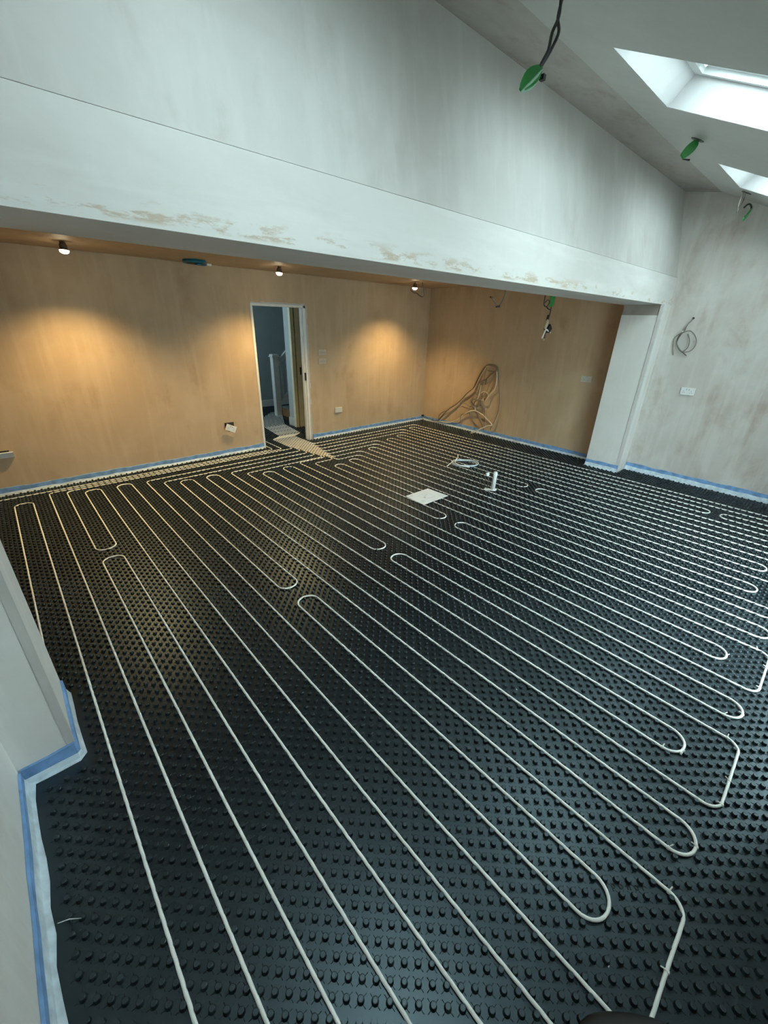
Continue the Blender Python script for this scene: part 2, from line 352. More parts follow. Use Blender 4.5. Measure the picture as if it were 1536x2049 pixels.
# ragged pale plaster edge round the lining
rg = MB(); rnd = random.Random(3)
for k in range(24):
    z0 = k * DZ / 24; w0 = .018 + rnd.random() * .022; rg.box(DX1 + .004, DX1 + .004 + w0, -.004, 0, z0, z0 + DZ / 24)
for k in range(12):
    x0 = DX0 + k * (DX1 - DX0) / 12; w0 = .012 + rnd.random() * .016; rg.box(x0, x0 + (DX1 - DX0) / 12, -.004, 0, DZ + .004, DZ + .004 + w0)
rg.box(DX0 - .016, DX0 - .004, -.004, 0, 0, DZ)
st('trim_4', rg, M['pl_upper'])
d2r = empty('door_2', (-2.33, .9, 0), kind='structure')
MB().box(-2.435, -2.372, .89, .93, 0, 2.06).box(-2.432, -2.40, .93, .96, 0, 2.06).build('architrave', M['cream'], d2r)
MB().box(-2.352, -2.262, .885, .925, 0, 2.04).build('door_leaf', M['cream'], d2r)
MB().box(-2.372, -2.352, .905, .93, 0, 2.06).build('shadow_gap', M['screw'], d2r)
MB().box(-2.302, -2.277, .878, .886, .92, 1.045).build('lock_plate', M['black'], d2r)

# ---------------------------------------------------------------- staircase in the hall
sc = empty('staircase', (-2.18, 2.0, 0), 'white painted stair balustrade with bare timber step in the hall beyond the doorway', 'staircase')
post = MB().box(-2.245, -2.13, 1.95, 2.06, 0, 1.13).build('newel_post', M['white_gloss'], sc)
MB().box(-2.265, -2.11, 1.93, 2.08, 1.13, 1.15).obox((-2.188, 2.005, 1.165), (1, 0, 0), (0, 1, 0), (0, 0, 1), .066, .064, .018, .012).build('newel_cap', M['white_gloss'], post)
def sloped(x0, x1, z0, z1, h, y0, y1): return MB().hexa([(x0, y0, z0), (x1, y0, z1), (x1, y1, z1), (x0, y1, z0), (x0, y0, z0 + h), (x1, y0, z1 + h), (x1, y1, z1 + h), (x0, y1, z0 + h)])
sloped(-2.13, -1.0, .95, 2.0, .10, 1.975, 2.035).build('handrail', M['white_gloss'], sc)
sloped(-2.13, -1.0, .21, 1.20, .07, 1.975, 2.035).build('bottom_rail', M['white_gloss'], sc)
for k in range(5):
    x = -2.06 + k * .115; MB().box(x, x + .032, 1.99, 2.022, .28 + (x + 2.13) * .88, .97 + (x + 2.13) * .93).build('baluster', M['white_gloss'], sc)
for k in range(4):
    x0 = -2.12 + k * .23
    sp_ = MB().box(x0, x0 + .26, 1.30, 1.972, k * .19, k * .19 + .165).build('step', M['wood'], sc)
    MB().box(x0 - .02, x0 + .26, 1.29, 1.974, k * .19 + .165, k * .19 + .19).build('tread', M['carpet'], sp_)

# ---------------------------------------------------------------- blue perimeter strips with film skirt
def strip(pts, nrm, label, h=.085, skirt=.013, seed=1, fm=.26):
    """pts: 2D polyline along the wall foot; nrm: 2D normals per segment pointing into the room"""
    rn = random.Random(seed)
    c = Vector((sum(p[0] for p in pts) / len(pts), sum(p[1] for p in pts) / len(pts), 0))
    t = empty('edge_insulation_strip', c, label, 'edging strip', 'blue foam edging strips along the wall feet')
    foam = MB(); film = MB()
    # resample
    P = []; N = []
    for i in range(len(pts) - 1):
        a, b = Vector(pts[i]), Vector(pts[i + 1]); L = (b - a).length; k = max(1, int(L / .09))
        for j in range(k + 1):
            P.append(a.lerp(b, j / k)); N.append(Vector(nrm[i]))
    rows = []; rows2 = []
    for p, nn in zip(P, N):
        top = h + rn.uniform(-.006, .006); th = .009 + rn.uniform(0, .003)
        sk = skirt + rn.uniform(-.006, .008); mid = h * fm + rn.uniform(-.005, .005)
        q = lambda o, z_: (p.x + nn.x * o, p.y + nn.y * o, z_)
        rows.append([q(.001, 0), q(.001, top), q(th, top - .003), q(th, 0)])
        rows2.append([q(th + .0006, mid + .012), q(th + .004, mid), q(th + .008, mid * .45), q(th + sk, .004), q(th + sk, .002), q(th + .001, .002)])
    for mb, rw in ((foam, rows), (film, rows2)):
        k = len(rw[0]); v = [p for r in rw for p in r]; f = []
        for i in range(len(rw) - 1):
            for j in range(k): f.append((i * k + j, (i + 1) * k + j, (i + 1) * k + (j + 1) % k, i * k + (j + 1) % k))
        f.append(tuple(range(k))); f.append(tuple(reversed([(len(rw) - 1) * k + j for j in range(k)])))
        mb.add(v, f)
    foam.build('foam_band', M['blue'], t, smooth=False); film.build('film_skirt', M['film'], t, smooth=False)
strip([(XLB, 0), (DX0 - .006, 0)], [(0, -1)], 'blue edging strip along the back wall left of the doorway', seed=1)
strip([(DX1 + .045, 0), (-.012, 0)], [(0, -1)], 'blue edging strip along the back wall right of the doorway', seed=2)
strip([(0, -.012), (0, -3.48)], [(-1, 0)], 'grey-blue edging strip along the right wall behind the pier, below the tangled cables', seed=3)
strip([(-.273, -3.49), (-.273, -3.93), ], [(-1, 0)], 'loose blue edging strip on the inner side of the right pier', h=.10, skirt=.03, seed=4, fm=.42)
strip([(0, -3.94), (0, YF + .01)], [(-1, 0)], 'bright blue edging strip along the right wall in front of the pier', h=.105, seed=5, fm=.45)
strip([(-6.466, -3.50), (-6.466, -3.935), (-6.65, -3.935)], [(1, 0), (0, -1)], 'blue edging strip wrapped round the left pier corner', h=.10, skirt=.012, seed=6, fm=.28)
strip([(XL, -3.95), (XL, YF + .01)], [(1, 0)], 'blue edging strip along the left wall at the bottom left, with its milky film', h=.095, skirt=.024, seed=7, fm=.45)

# ---------------------------------------------------------------- pipe routes
P0x = -5.759
def X(k): return P0x + .15 * (k - 6)
R_ = .0062; ZP = .0088
def fillet(pts, rad):
    """pts list of (x,y[,r]) -> rounded polyline"""
    out = [Vector(pts[0][:2])]
    for i in range(1, len(pts) - 1):
        p = Vector(pts[i][:2]); r = pts[i][2] if len(pts[i]) > 2 else rad
        a = Vector(pts[i - 1][:2]); b = Vector(pts[i + 1][:2])
        u = (a - p); v = (b - p); r_eff = min(r, u.length * .5 if len(pts[i - 1]) > 2 or True else r, v.length * .5)
        u.normalize(); v.normalize()
        ang = u.angle(v)
        if ang > 3.1: continue
        tl = r_eff; rr = tl * math.tan(ang / 2)
        cen = p + (u + v).normalized() * math.hypot(tl, rr)
        s0 = (p + u * tl) - cen; s1 = (p + v * tl) - cen
        a0 = math.atan2(s0.y, s0.x); a1 = math.atan2(s1.y, s1.x); dd = (a1 - a0 + math.pi) % (2 * math.pi) - math.pi
        n_ = 7
        for k in range(n_ + 1):
            an = a0 + dd * k / n_; out.append(cen + Vector((math.cos(an), math.sin(an))) * rr)
    out.append(Vector(pts[-1][:2])); return out
BU = {41: -2.819, 38: -2.849, 37: -2.879, 32: -2.909, 31: -2.939, 28: -2.969, 27: -2.999,
      22: -3.029, 21: -3.059, 16: -3.089, 15: -3.119, 10: -3.149, 9: -3.179, 4: -3.209, 3: -3.359, 0: -3.479}
HY = {41: -.255, 38: -.405, 37: -.555, 32: -.705, 31: -.855, 28: -1.005, 27: -1.155,
      22: -1.095, 21: -.945, 16: -.915, 15: -.765, 10: -.615, 9: -.465, 4: -.285, 3: -.225, 0: -.165}
def head(k):
    """from deep in the hall out to the top of pipe k"""
    xb = BU[k]; y = HY[k]
    if k == 0: return [(-3.85, 2.3), (-3.85, .62), (xb, .62), (xb, y), (-7.40, y)]
    if k == 3: return [(-3.70, 2.3), (-3.70, .74), (xb, .74), (xb, y), (X(k), y)]
    far = 2.3 if k > 21 else 1.9 + .02 * k
    pre = [(xb + .30 + (far - 1.2) * .50, far), (xb + .30, 1.2, .03), (xb + .20, .47, .02), (xb, .34, .02)]
    return pre + [(xb, y), (X(k), y)]
U, T = [], []
def top(k, y): return [(X(k), y, .072), (X(k + 1), y, .072)]
ORD = {}
BO, BI, BM = -5.925, -5.745, -5.895
mid = {4: (-1.965, -2.125), 10: (-3.425, -3.585), 16: (-3.43, -3.575), 22: (-3.37, -3.53), 32: (-3.43, -3.56), 38: (-5.13, -5.225)}
tops = {1: -.395, 5: -.39, 7: -.41, 11: -.70, 13: -.72, 17: -1.02, 19: -1.0, 23: -1.33, 25: -1.26, 29: -.97, 33: -.74, 35: -.67, 39: -.385}
def tp(k, rev=False): a = [(X(k), tops[k], .072), (X(k + 1), tops[k], .072)]; return a[::-1] if rev else a
def bt(k, y): return [(X(k), y, .072), (X(k + 1), y, .072)]
def mu(k): return [(X(k), mid[k][0], .072), (X(k + 1), mid[k][0], .072)]
def ml(k): return [(X(k), mid[k][1], .072), (X(k + 1), mid[k][1], .072)]
def outer(a, b): return [(X(a), BO, .06), (X(b), BO, .06)]
circ = [
 ('white heating pipe circuit nearest the left wall, passing behind the pier', head(3)[:-1] + [(X(3), HY[3], .06)] + bt(3, BI) + ml(4) + outer(5, 2) + tp(1, True) + [(X(1), -3.30, .07), (X(0), -3.30, .07), (X(0), -.395, .07), (X(-1), -.395, .07), (X(-1), -3.30, .07), (X(-2), -3.30, .07), (X(-2), -.395, .07), (-7.26, -.395, .07), (-7.26, -3.3, .07), (-7.40, -3.3, .05), (-7.40, -.165, .06)] + head(0)[:-1][::-1]),
 ('white heating pipe circuit with the short loop ending by the left pier top', head(4)[:-1] + [(X(4), HY[4], .06)] + mu(4) + tp(5) + bt(6, BM) + tp(7) + outer(8, 11) + ml(10)[::-1] + bt(9, BI)[::-1] + [(X(9), HY[9], .06)] + head(9)[:-1][::-1]),
 ('white heating pipe circuit third from the left wall', head(10)[:-1] + [(X(10), HY[10], .06)] + mu(10) + tp(11) + bt(12, BM) + tp(13) + outer(14, 17) + ml(16)[::-1] + bt(15, BI)[::-1] + [(X(15), HY[15], .06)] + head(15)[:-1][::-1]),
 ('white heating pipe circuit fourth from the left wall, left of the paper', head(16)[:-1] + [(X(16), HY[16], .05)] + mu(16) + tp(17) + bt(18, BM) + tp(19) + outer(20, 23) + ml(22)[::-1] + bt(21, BI)[::-1] + [(X(21), HY[21], .05)] + head(21)[:-1][::-1]),
 ('white heating pipe circuit running under the sheet of paper', head(22)[:-1] + [(X(22), HY[22], .05)] + mu(22) + tp(23) + bt(24, BM) + tp(25) + bt(26, BM) + [(X(27), HY[27], .07)] + head(27)[:-1][::-1]),
 ('white heating pipe circuit under the white test tube', head(28)[:-1] + [(X(28), HY[28], .07)] + bt(28, BI) + tp(29) + outer(30, 33) + ml(32)[::-1] + bt(31, BI)[::-1] + [(X(31), HY[31], .07)] + head(31)[:-1][::-1]),
 ('white heating pipe circuit under the coil of spare tube', head(32)[:-1] + [(X(32), HY[32], .07)] + mu(32) + tp(33) + bt(34, BM) + tp(35) + outer(36, 39) + ml(38)[::-1] + bt(37, BI)[::-1] + [(X(37), HY[37], .07)] + head(37)[:-1][::-1]),
 ('white heating pipe circuit nearest the right wall', head(38)[:-1] + [(X(38), HY[38], .07)] + mu(38) + tp(39) + bt(40, BM) + [(X(41), HY[41], .07)] + head(41)[:-1][::-1]),
]
paths = []
PIPES = []
for lab, pts in circ:
    pl = fillet([p if len(p) > 2 else p for p in pts], .055)
    # subdivide straights and give the snaked line of a pipe pressed between staggered studs
    out = []
    for i in range(len(pl) - 1):
        a, b = pl[i], pl[i + 1]; L = (b - a).length
        k = max(1, round(L / .03)) if L > .04 else 1
        dv = (b - a).normalized() if L > 1e-6 else Vector((1, 0)); nn = Vector((-dv.y, dv.x))
        for j in range(k):
            p = a + (b - a) * (j / k)
            if k > 3 and 0 < j < k - 1:
                col = round((p.x + 5.774) / .03 if abs(dv.x) > .5 else (p.y + 5.34) / .03)
                p = p + nn * (.0004 * (1 if col % 2 else -1))
            out.append(p)
    out.append(pl[-1]); paths.append(out)
    near = min((Vector((p.x, p.y, 0)) - CAM).length for p in out)
    t = empty('heating_pipe', (out[0].x, out[0].y, 0), lab, 'pipe', 'white heating pipes laid in the mat')
    MB().tube([(p.x, p.y, ZP) for p in out], R_, 8).build('pipe', M['pipe'], t, smooth=True)
    PIPES.append(t)
# small white ties where the bends lift
ties = [(1, X(11) - .002, -5.868), (1, -5.241, BO), (2, -4.364, BO), (2, -4.510, BO), (2, X(17), -5.872), (2, -4.775, BM), (2, X(12), -5.825),
        (3, X(18) + .075, BM), (3, X(18), -5.83), (2, X(15), -5.675), (3, -3.43, BI), (3, -3.590, BO), (3, -3.361, BO), (3, X(23), -5.86), (2, -4.375, BI)]
for ci, x, y in ties:
    mb = MB(); along_x = abs(y - BO) < .001 or abs(y - BM) < .001
    u = Vector((0, 1, 0)) if along_x else Vector((1, 0, 0)); tdir = Vector((1, 0, 0)) if along_x else Vector((0, 1, 0))
    mb.lathe(Vector((x, y, ZP)) - tdir * .004, tdir, [(0, .0082), (.009, .0082)], 8)
    a = random.uniform(-.5, .5)
    mb.tube([(x, y, ZP + .004), Vector((x, y, ZP + .009)) + u * .010 + tdir * a * .01, Vector((x, y, ZP + .011)) + u * .018 + tdir * a * .02], .0024, 5)
    mb.build('pipe_tie', M['strap'], PIPES[ci])

# ---------------------------------------------------------------- studded mat
mt = empty('heating_mat', (-3.5, -2.5, 0), 'black studded plastic heating mat covering the whole floor', 'floor mat')
MB().box(XLB, 0, YF, 0, -.06, 0).box(DX0, DX1, 0, DT, -.06, 0).box(-4.6, 0, DT, 3.0, -.06, 0).build('mat_base', M['mat'], mt)
SX, SY = -5.774, -5.34
sub = []
for out in paths:
    for i in range(len(out) - 1):
        a, b = out[i], out[i + 1]; k = max(1, int((b - a).length / .008))
        for j in range(k): sub.append((a.x + (b.x - a.x) * j / k, a.y + (b.y - a.y) * j / k))
sub = np.array(sub); cell = {}
for (x, y) in sub:
    cell.setdefault((int(math.floor(x / .03)), int(math.floor(y / .03))), []).append((x, y))
def clear(x, y, d=.0098):
    i, j = int(math.floor(x / .03)), int(math.floor(y / .03))
    for a in (-1, 0, 1):
        for b in (-1, 0, 1):
            for q in cell.get((i + a, j + b), ()):
                if (q[0] - x) ** 2 + (q[1] - y) ** 2 < d * d: return False
    return True
studs = []
for i in range(-75, 200):
    for j in range(-30, 285):
        if (i + j) % 2 == 0: continue
        x, y = SX + .03 * i, SY + .03 * j
        if x > -.016 or y < YF + .02: continue
        if y > -.016:
            if y < DT + .02:
                if not (DX0 + .03 < x < DX1 - .05): continue
            elif not (-4.5 < x < -.1 and y < 2.95): continue
            if .30 < y < .50 and x > -3.3 and x < -2.6: continue
            if -2.45 < x and .86 < y < 1.2: continue
            if x > -2.27 and 1.2 < y < 2.1: continue
        if y > -3.95 and y < -3.45 and (x < -6.425 or x > -.31): continue
        if y <= -3.9 and x < XL + .058: continue
        if -4.0 < y <= -3.9 and x < -6.42: continue
        if x < XLB + .02: continue
        if not clear(x, y): continue
        studs.append((x, y))
fx = 815.22
def px(x, y, z=.01):
    q = Vector((x, y, z)) - CAM; zz = q.dot(f_)
    if zz < .1: return None
    return 768 + fx * q.dot(r_) / zz, 1024.5 + fx * q.dot(d_) / zz, zz
vis = []
for k, (x, y) in enumerate(studs):
    p = px(x, y)
    if p and 60 < p[0] < 1530 and p[1] < 2040: vis.append((p[2], k))
vis.sort(); near300 = set(k for _, k in vis[:300]); near_more = set(k for _, k in vis[300:4200])
def studmesh(n, r0, r1, h, bev):
    mb = MB(); prof = [(-.001, r0 * 1.06), (.0015, r0), (h - bev, r1), (h, r1 - bev * 1.1)]
    if bev == 0: prof = [(-.001, r0), (h, r1)]
    if n >= 10: prof += [(h - .0012, r1 - bev * 2.2)]
    mb.lathe((0, 0, 0), (0, 0, 1), prof, n); return mb
hi = studmesh(16, .0111, .0092, .0152, .0017); me = hi.mesh('stud'); me.materials.append(M['mat'])
me.polygons.foreach_set('use_smooth', [len(p.vertices) == 4 for p in me.polygons])
def many(tpl, pts, name):
    v = np.array(tpl.v, dtype=np.float32); nv = len(v); N = len(pts)
    P = np.zeros((N, 1, 3), dtype=np.float32); P[:, 0, :2] = np.array(pts, dtype=np.float32)
    V = (v[None] + P).reshape(-1, 3)
    lt = [i for f in tpl.f for i in f]; ln = [len(f) for f in tpl.f]
    L = (np.array(lt, dtype=np.int32)[None] + (np.arange(N, dtype=np.int32) * nv)[:, None]).reshape(-1)
    T_ = np.tile(np.array(ln, dtype=np.int32), N); Sx = np.concatenate([[0], np.cumsum(T_)[:-1]]).astype(np.int32)
    me = bpy.data.meshes.new(name); me.vertices.add(len(V)); me.vertices.foreach_set('co', V.reshape(-1))
    me.loops.add(len(L)); me.loops.foreach_set('vertex_index', L)
    me.polygons.add(len(T_)); me.polygons.foreach_set('loop_start', Sx); me.polygons.foreach_set('loop_total', T_)
    me.polygons.foreach_set('use_smooth', (T_ == 4))
    me.update(calc_edges=True); return me
for k in sorted(near300):
    o = bpy.data.objects.new('stud', me); COL.objects.link(o); o.parent = mt
    o.location = (studs[k][0] - mt.location.x, studs[k][1] - mt.location.y, 0)
mid_pts = [studs[k] for k in sorted(near_more)]
far_pts = [s for k, s in enumerate(studs) if k not in near300 and k not in near_more]
link('near_studs', many(studmesh(12, .0111, .0092, .0152, .0017), mid_pts, 'near_studs'), M['mat'], None, kind='stuff').parent = mt
bpy.data.objects['near_studs'].location = (-mt.location.x, -mt.location.y, 0)
o = link('far_studs', many(studmesh(8, .0111, .0090, .0150, 0), far_pts, 'far_studs'), M['mat'], None, kind='stuff'); o.parent = mt; o.location = (-mt.location.x, -mt.location.y, 0)
# low webs running out from each near stud
rb = MB()
for a in range(4):
    u = Vector((math.cos(a * math.pi / 2), math.sin(a * math.pi / 2))); w = Vector((-u.y, u.x)) * .0011
    A_, B_ = u * .0112, u * .0225
    rb.add([(A_.x - w.x, A_.y - w.y, 0), (A_.x + w.x, A_.y + w.y, 0), (B_.x + w.x, B_.y + w.y, 0), (B_.x - w.x, B_.y - w.y, 0), (A_.x, A_.y, .0022), (B_.x, B_.y, .0012)],
           [(0, 3, 5, 4), (1, 4, 5, 2), (2, 5, 3)])
TXT = (-5.160, -5.712)
def in_text(x, y):
    q = Vector((x - TXT[0], y - TXT[1])); s_ = (q.x - q.y) * .7071; t_ = (q.x + q.y) * .7071
    return -.03 < s_ < .27 and -.018 < t_ < .018
rib_pts = [studs[k] for k in sorted(near300 | near_more)]
o = link('stud_webs', many(rb, rib_pts, 'stud_webs'), M['mat'], None, kind='stuff'); o.parent = mt; o.location = (-mt.location.x, -mt.location.y, 0)
# embossed lettering moulded into the mat beside the lowest loop
tx = bpy.data.curves.new('mat_lettering', 'FONT'); tx.body = 'uponor'; tx.size = .034; tx.extrude = .0012; tx.space_character = 1.55; tx.resolution_u = 2
to = bpy.data.objects.new('tmp', tx); COL.objects.link(to)
dg = bpy.context.evaluated_depsgraph_get(); tme = bpy.data.meshes.new_from_object(to.evaluated_get(dg)); bpy.data.objects.remove(to)
lo = link('embossed_lettering', tme, M['emboss'], None); lo.parent = mt
lo.location = (TXT[0] - .008 - mt.location.x, TXT[1] + .002 - mt.location.y, .0008); lo.rotation_euler = (0, 0, math.radians(-45))

# ---------------------------------------------------------------- things lying on the mat
ZT = .0155
pp = empty('paper_sheet', (-3.01, -2.88, ZT), 'white printed sheet of paper lying on the pipes', 'paper')
mb = MB(); nx, ny = 8, 6; c4 = [Vector((-3.218, -3.028)), Vector((-2.808, -3.031)), Vector((-2.821, -2.725)), Vector((-3.207, -2.732))]
v = []
def zpap(s, t): return ZT + .0006 + .004 * (1 - s) * t * t + .0018 * math.sin(5 * s + 2 * t) ** 2
for j in range(ny + 1):
    for i in range(nx + 1):
        s_, t_ = i / nx, j / ny; p = c4[0].lerp(c4[1], s_).lerp(c4[3].lerp(c4[2], s_), t_); v.append((p.x, p.y, zpap(s_, t_)))
n0 = len(v); v += [(a, b_, c_ - .0004) for a, b_, c_ in v]
f = []
for j in range(ny):
    for i in range(nx):
        a = j * (nx + 1) + i; q = (a, a + 1, a + nx + 2, a + nx + 1); f.append(q); f.append(tuple(reversed([k + n0 for k in q])))
mb.add(v, f).build('sheet', M['paper'], pp, smooth=True)
pr = MB()
def mark(s0, s1, t0, t1):
    q = []
    for s_, t_ in ((s0, t0), (s1, t0), (s1, t1), (s0, t1)):
        p = c4[0].lerp(c4[1], s_).lerp(c4[3].lerp(c4[2], s_), t_); q.append((p.x, p.y, zpap(s_, t_) + .0007))
    pr.add(q, [(0, 1, 2, 3)])
for a in ((.30, .70, .30, .31), (.30, .70, .70, .71), (.30, .306, .30, .70), (.694, .70, .30, .70), (.45, .456, .30, .70), (.45, .70, .5, .506), (.05, .25, .88, .90), (.05, .20, .83, .845),
          (.78, .95, .08, .09), (.78, .95, .14, .15), (.78, .95, .20, .21), (.78, .95, .26, .27), (.10, .22, .20, .21), (.10, .22, .25, .26), (.10, .22, .30, .31), (.36, .42, .42, .50), (.5, .62, .58, .60)): mark(*a)
pr.build('printed_plan', M['ink'], pp)

cl = empty('tube_coil', (-1.72, -2.40, ZT), 'coil of spare translucent tube lying on the mat behind the paper', 'tube coil')
pts = []; turns = 4.3
for i in range(int(turns * 26)):
    a = i * 2 * math.pi / 26; k = i / 26
    rx = .205 + .016 * math.sin(k * 2.3) + .006 * k; ry = .125 + .010 * math.cos(k * 1.9)
    th = math.radians(-40)
    u, w = rx * math.cos(a) * .80, ry * math.sin(a) * 1.1
    pts.append((-1.715 + u * math.cos(th) - w * math.sin(th) + .004 * k, -2.415 + u * math.sin(th) + w * math.cos(th), ZT + .006 + .004 * k + .003 * math.sin(a * 3)))
MB().tube(pts, .0058, 7).build('coiled_tube', M['film'], cl, smooth=True)
MB().tube(spline([(-1.49, -2.115, ZT + .012), (-1.60, -2.20, ZT + .018), (-1.74, -2.27, ZT + .024), (-1.83, -2.34, ZT + .022), (-1.86, -2.47, ZT + .02), (-1.79, -2.56, ZT + .008)]), .0075, 7).build('tube_end', M['pipe'], cl, smooth=True)
MB().tube(spline([(-1.76, -2.262, ZT + .03), (-1.88, -2.30, ZT + .018), (-2.005, -2.337, ZT + .008)]), [.0055] * 9 + [.0075] * 4, 7).build('loose_end', M['pipe'], cl, smooth=True)

ts = empty('test_tube_stand', (-2.26, -3.20, ZT), 'white upright tube and capped rods on a small foot, standing on the mat', 'fitting')
zf = ZT
MB().obox((-2.262, -3.215, zf + .004), (.42, -.9, 0), (.9, .42, 0), (0, 0, 1), .062, .028, .004, .002).lathe((-2.233, -3.255, zf + .006), (0, 0, 1), [(0, .034), (.006, .032)], 16).build('foot', M['white'], ts)
MB().lathe((-2.236, -3.238, zf + .010), (.05, .0, 1), [(0, .0255), (.20, .0255), (.212, .022), (.217, .014)], 18).build('upright_tube', M['white'], ts, smooth=True)
for dx in (-.012, .012):
    MB().tube([(-2.283 + dx * .9, -3.170 - dx, zf + .004), (-2.286 + dx * .9, -3.170 - dx, zf + .172)], .0045, 8).build('threaded_rod', M['brown'], ts, smooth=True)
MB().lathe((-2.286, -3.170, zf + .170), (0, 0, 1), [(0, .020), (.004, .023), (.028, .023), (.033, .019)], 12).box(-2.31, -2.262, -3.178, -3.162, zf + .195, zf + .208).build('cap', M['white'], ts)

def chip(x, y, lab, s=.006, a=0.3, mat='white'):
    o = MB().hexa([(-s, -s * .5, 0), (s, -s * .6, 0), (s * .8, s * .5, 0), (-s * .9, s * .4, 0), (-s * .8, -s * .4, s * .4), (s * .8, -s * .4, s * .5), (s * .6, s * .4, s * .3), (-s * .7, s * .3, s * .4)])
    o = o.build('plastic_offcut', M[mat]); o.location = (x, y, 0); o.rotation_euler = (0, 0, a); tagit(o, lab, 'offcut', 'white plastic offcuts dropped on the mat')
chip(-4.60, -4.985, 'upper of two tiny white offcuts on the mat in mid-floor', .008)
chip(-4.632, -5.03, 'lower of two tiny white offcuts on the mat in mid-floor', .005, 1.2)
chip(-2.66, -5.19, 'tiny white offcut on the mat near the right wall', .008, .8)
chip(-5.36, -5.80, 'tiny white offcut near the last pipe bend at the lower right', .004, .2)
sp = MB().tube([(-6.615, -4.56, .012), (-6.585, -4.575, .016), (-6.555, -4.60, .020)], [.0012, .0018, .0006], 5).build('plastic_splinter', M['strap'])
tagit(sp, 'thin white splinter poking out from the left wall film onto the mat', 'splinter')

# black padded bag at the very bottom edge
bgm = MB(); c = Vector((-5.492, -5.915, 0)); nu, nv = 28, 12; vs = []
for j in range(nv + 1):
    t = j / nv
    for i in range(nu):
        a = 2 * math.pi * i / nu; ex = .55; ca, sa_ = math.cos(a), math.sin(a)
        rad = math.sin(math.pi * (.06 + .94 * t) / 2) if t < .5 else math.sin(math.pi * (.06 + .94 * t) / 2)
        R0 = (math.cos((t - .45) * 2.2)) ** .6 if abs(t - .45) < .7 else .2
        u = .155 * R0 * math.copysign(abs(ca) ** .75, ca); w = .085 * R0 * math.copysign(abs(sa_) ** .75, sa_)
        d1 = Vector((.7071, -.7071, 0)); d2 = Vector((-.7071, -.7071, 0))
        vs.append(c + d1 * u + d2 * (w + .01) + Vector((0, 0, .0 + .05 * t)))
f = [(j * nu + i, j * nu + (i + 1) % nu, (j + 1) * nu + (i + 1) % nu, (j + 1) * nu + i) for j in range(nv) for i in range(nu)]
f += [tuple(reversed(range(nu))), tuple(nv * nu + i for i in range(nu))]
bgo = empty('bag', c, 'rounded black padded bag cut off by the bottom edge of the photo', 'bag')
bgm.add(vs, f).build('body', M['black'], bgo, smooth=True)

# ---------------------------------------------------------------- sockets, switches and their plates
def socket(name, c, ax, up, label, group=None, hang=False, w=.147, h=.087, kind='socket', mat='white', th=.009):
    ax, up = Vector(ax).normalized(), Vector(up).normalized(); nn = ax.cross(up)
    c = Vector(c); t = empty(name, c, label, 'socket' if kind == 'socket' else 'switch', group)
    fp = MB().obox(c + nn * th * .5, ax, up, nn, w / 2, h / 2, th / 2, .003).build('face_plate', M[mat], t)
    e = nn * (th + .0006)
    if kind == 'socket':
        for s_ in (-1, 1):
            b = MB(); cc = c + ax * s_ * w * .27 - up * h * .10 + e
            b.obox(cc + up * .011, ax, up, nn, .0022, .005, .0006)
            for d in (-1, 1): b.obox(cc - up * .009 + ax * d * .011, ax, up, nn, .0036, .0021, .0006)
            b.build('pin_slots', M['screw'], fp)
            MB().obox(c + ax * s_ * w * .09 + up * h * .26 + nn * (th + .0015), ax, up, nn, .0055, .0085, .0022, .001).build('rocker', M['ink'] if mat == 'white' else M[mat], fp)
    elif kind == 'switch':
        for s_ in (-1.5, -.5, .5, 1.5):
            MB().obox(c + ax * s_ * w * .17 - up * h * .05 + nn * (th + .001), ax, up, nn, .006, .013, .002, .001).build('rocker', M['ink'], fp)
    return t
XA, ZA, YA = (1, 0, 0), (0, 0, 1), (0, -1, 0)   # back wall: axis +x ; right wall: axis -y (towards the camera's right)
socket('light_switch', (-2.424, -.002, 1.352), XA, ZA, 'upper four-gang switch plate on the back wall right of the doorway', 'four-gang switch plates', kind='switch', mat='warm_tint')
socket('light_switch', (-2.427, -.002, 1.222), XA, ZA, 'lower four-gang switch plate on the back wall right of the doorway', 'four-gang switch plates', kind='switch', mat='warm_tint')
socket('double_socket', (-2.132, -.002, .430), XA, ZA, 'small blank white plate low on the back wall right of the doorway', kind='blank', th=.014, mat='dull_plate')
socket('double_socket', (0, -3.125, 1.140), YA, ZA, 'dull white double socket on the warm right wall beside the pier', kind='socket', th=.012, mat='dull_plate')
socket('double_socket', (0, -4.380, 1.129), YA, ZA, 'white double socket on the grey right wall below the coiled cable', kind='socket', th=.016)
# loose socket hanging askew from its box left of the doorway
t = socket('double_socket', (-4.037, -.045, .388), (.90, 0, -.44), (.44, 0, .90), 'white double socket hanging askew from a hole left of the doorway', kind='socket', th=.012)
MB().box(-4.100, -3.968, -.003, .0, .385, .462).build('open_back_box', M['black'], t)
MB().tube(spline([(-4.05, -.004, .44), (-4.08, -.03, .40), (-4.06, -.035, .34), (-4.04, -.03, .38)]), .004, 6).build('wires', M['dark_cable'], t)
# tilted plate at the far left
t = socket('double_socket', (-6.455, -.028, .440), XA, (0, -.62, .78), 'socket plate tipped forward under a dark box hole, at the left edge', kind='blank', w=.16)
MB().box(-6.53, -6.405, -.003, 0, .452, .478).build('open_back_box', M['black'], t)

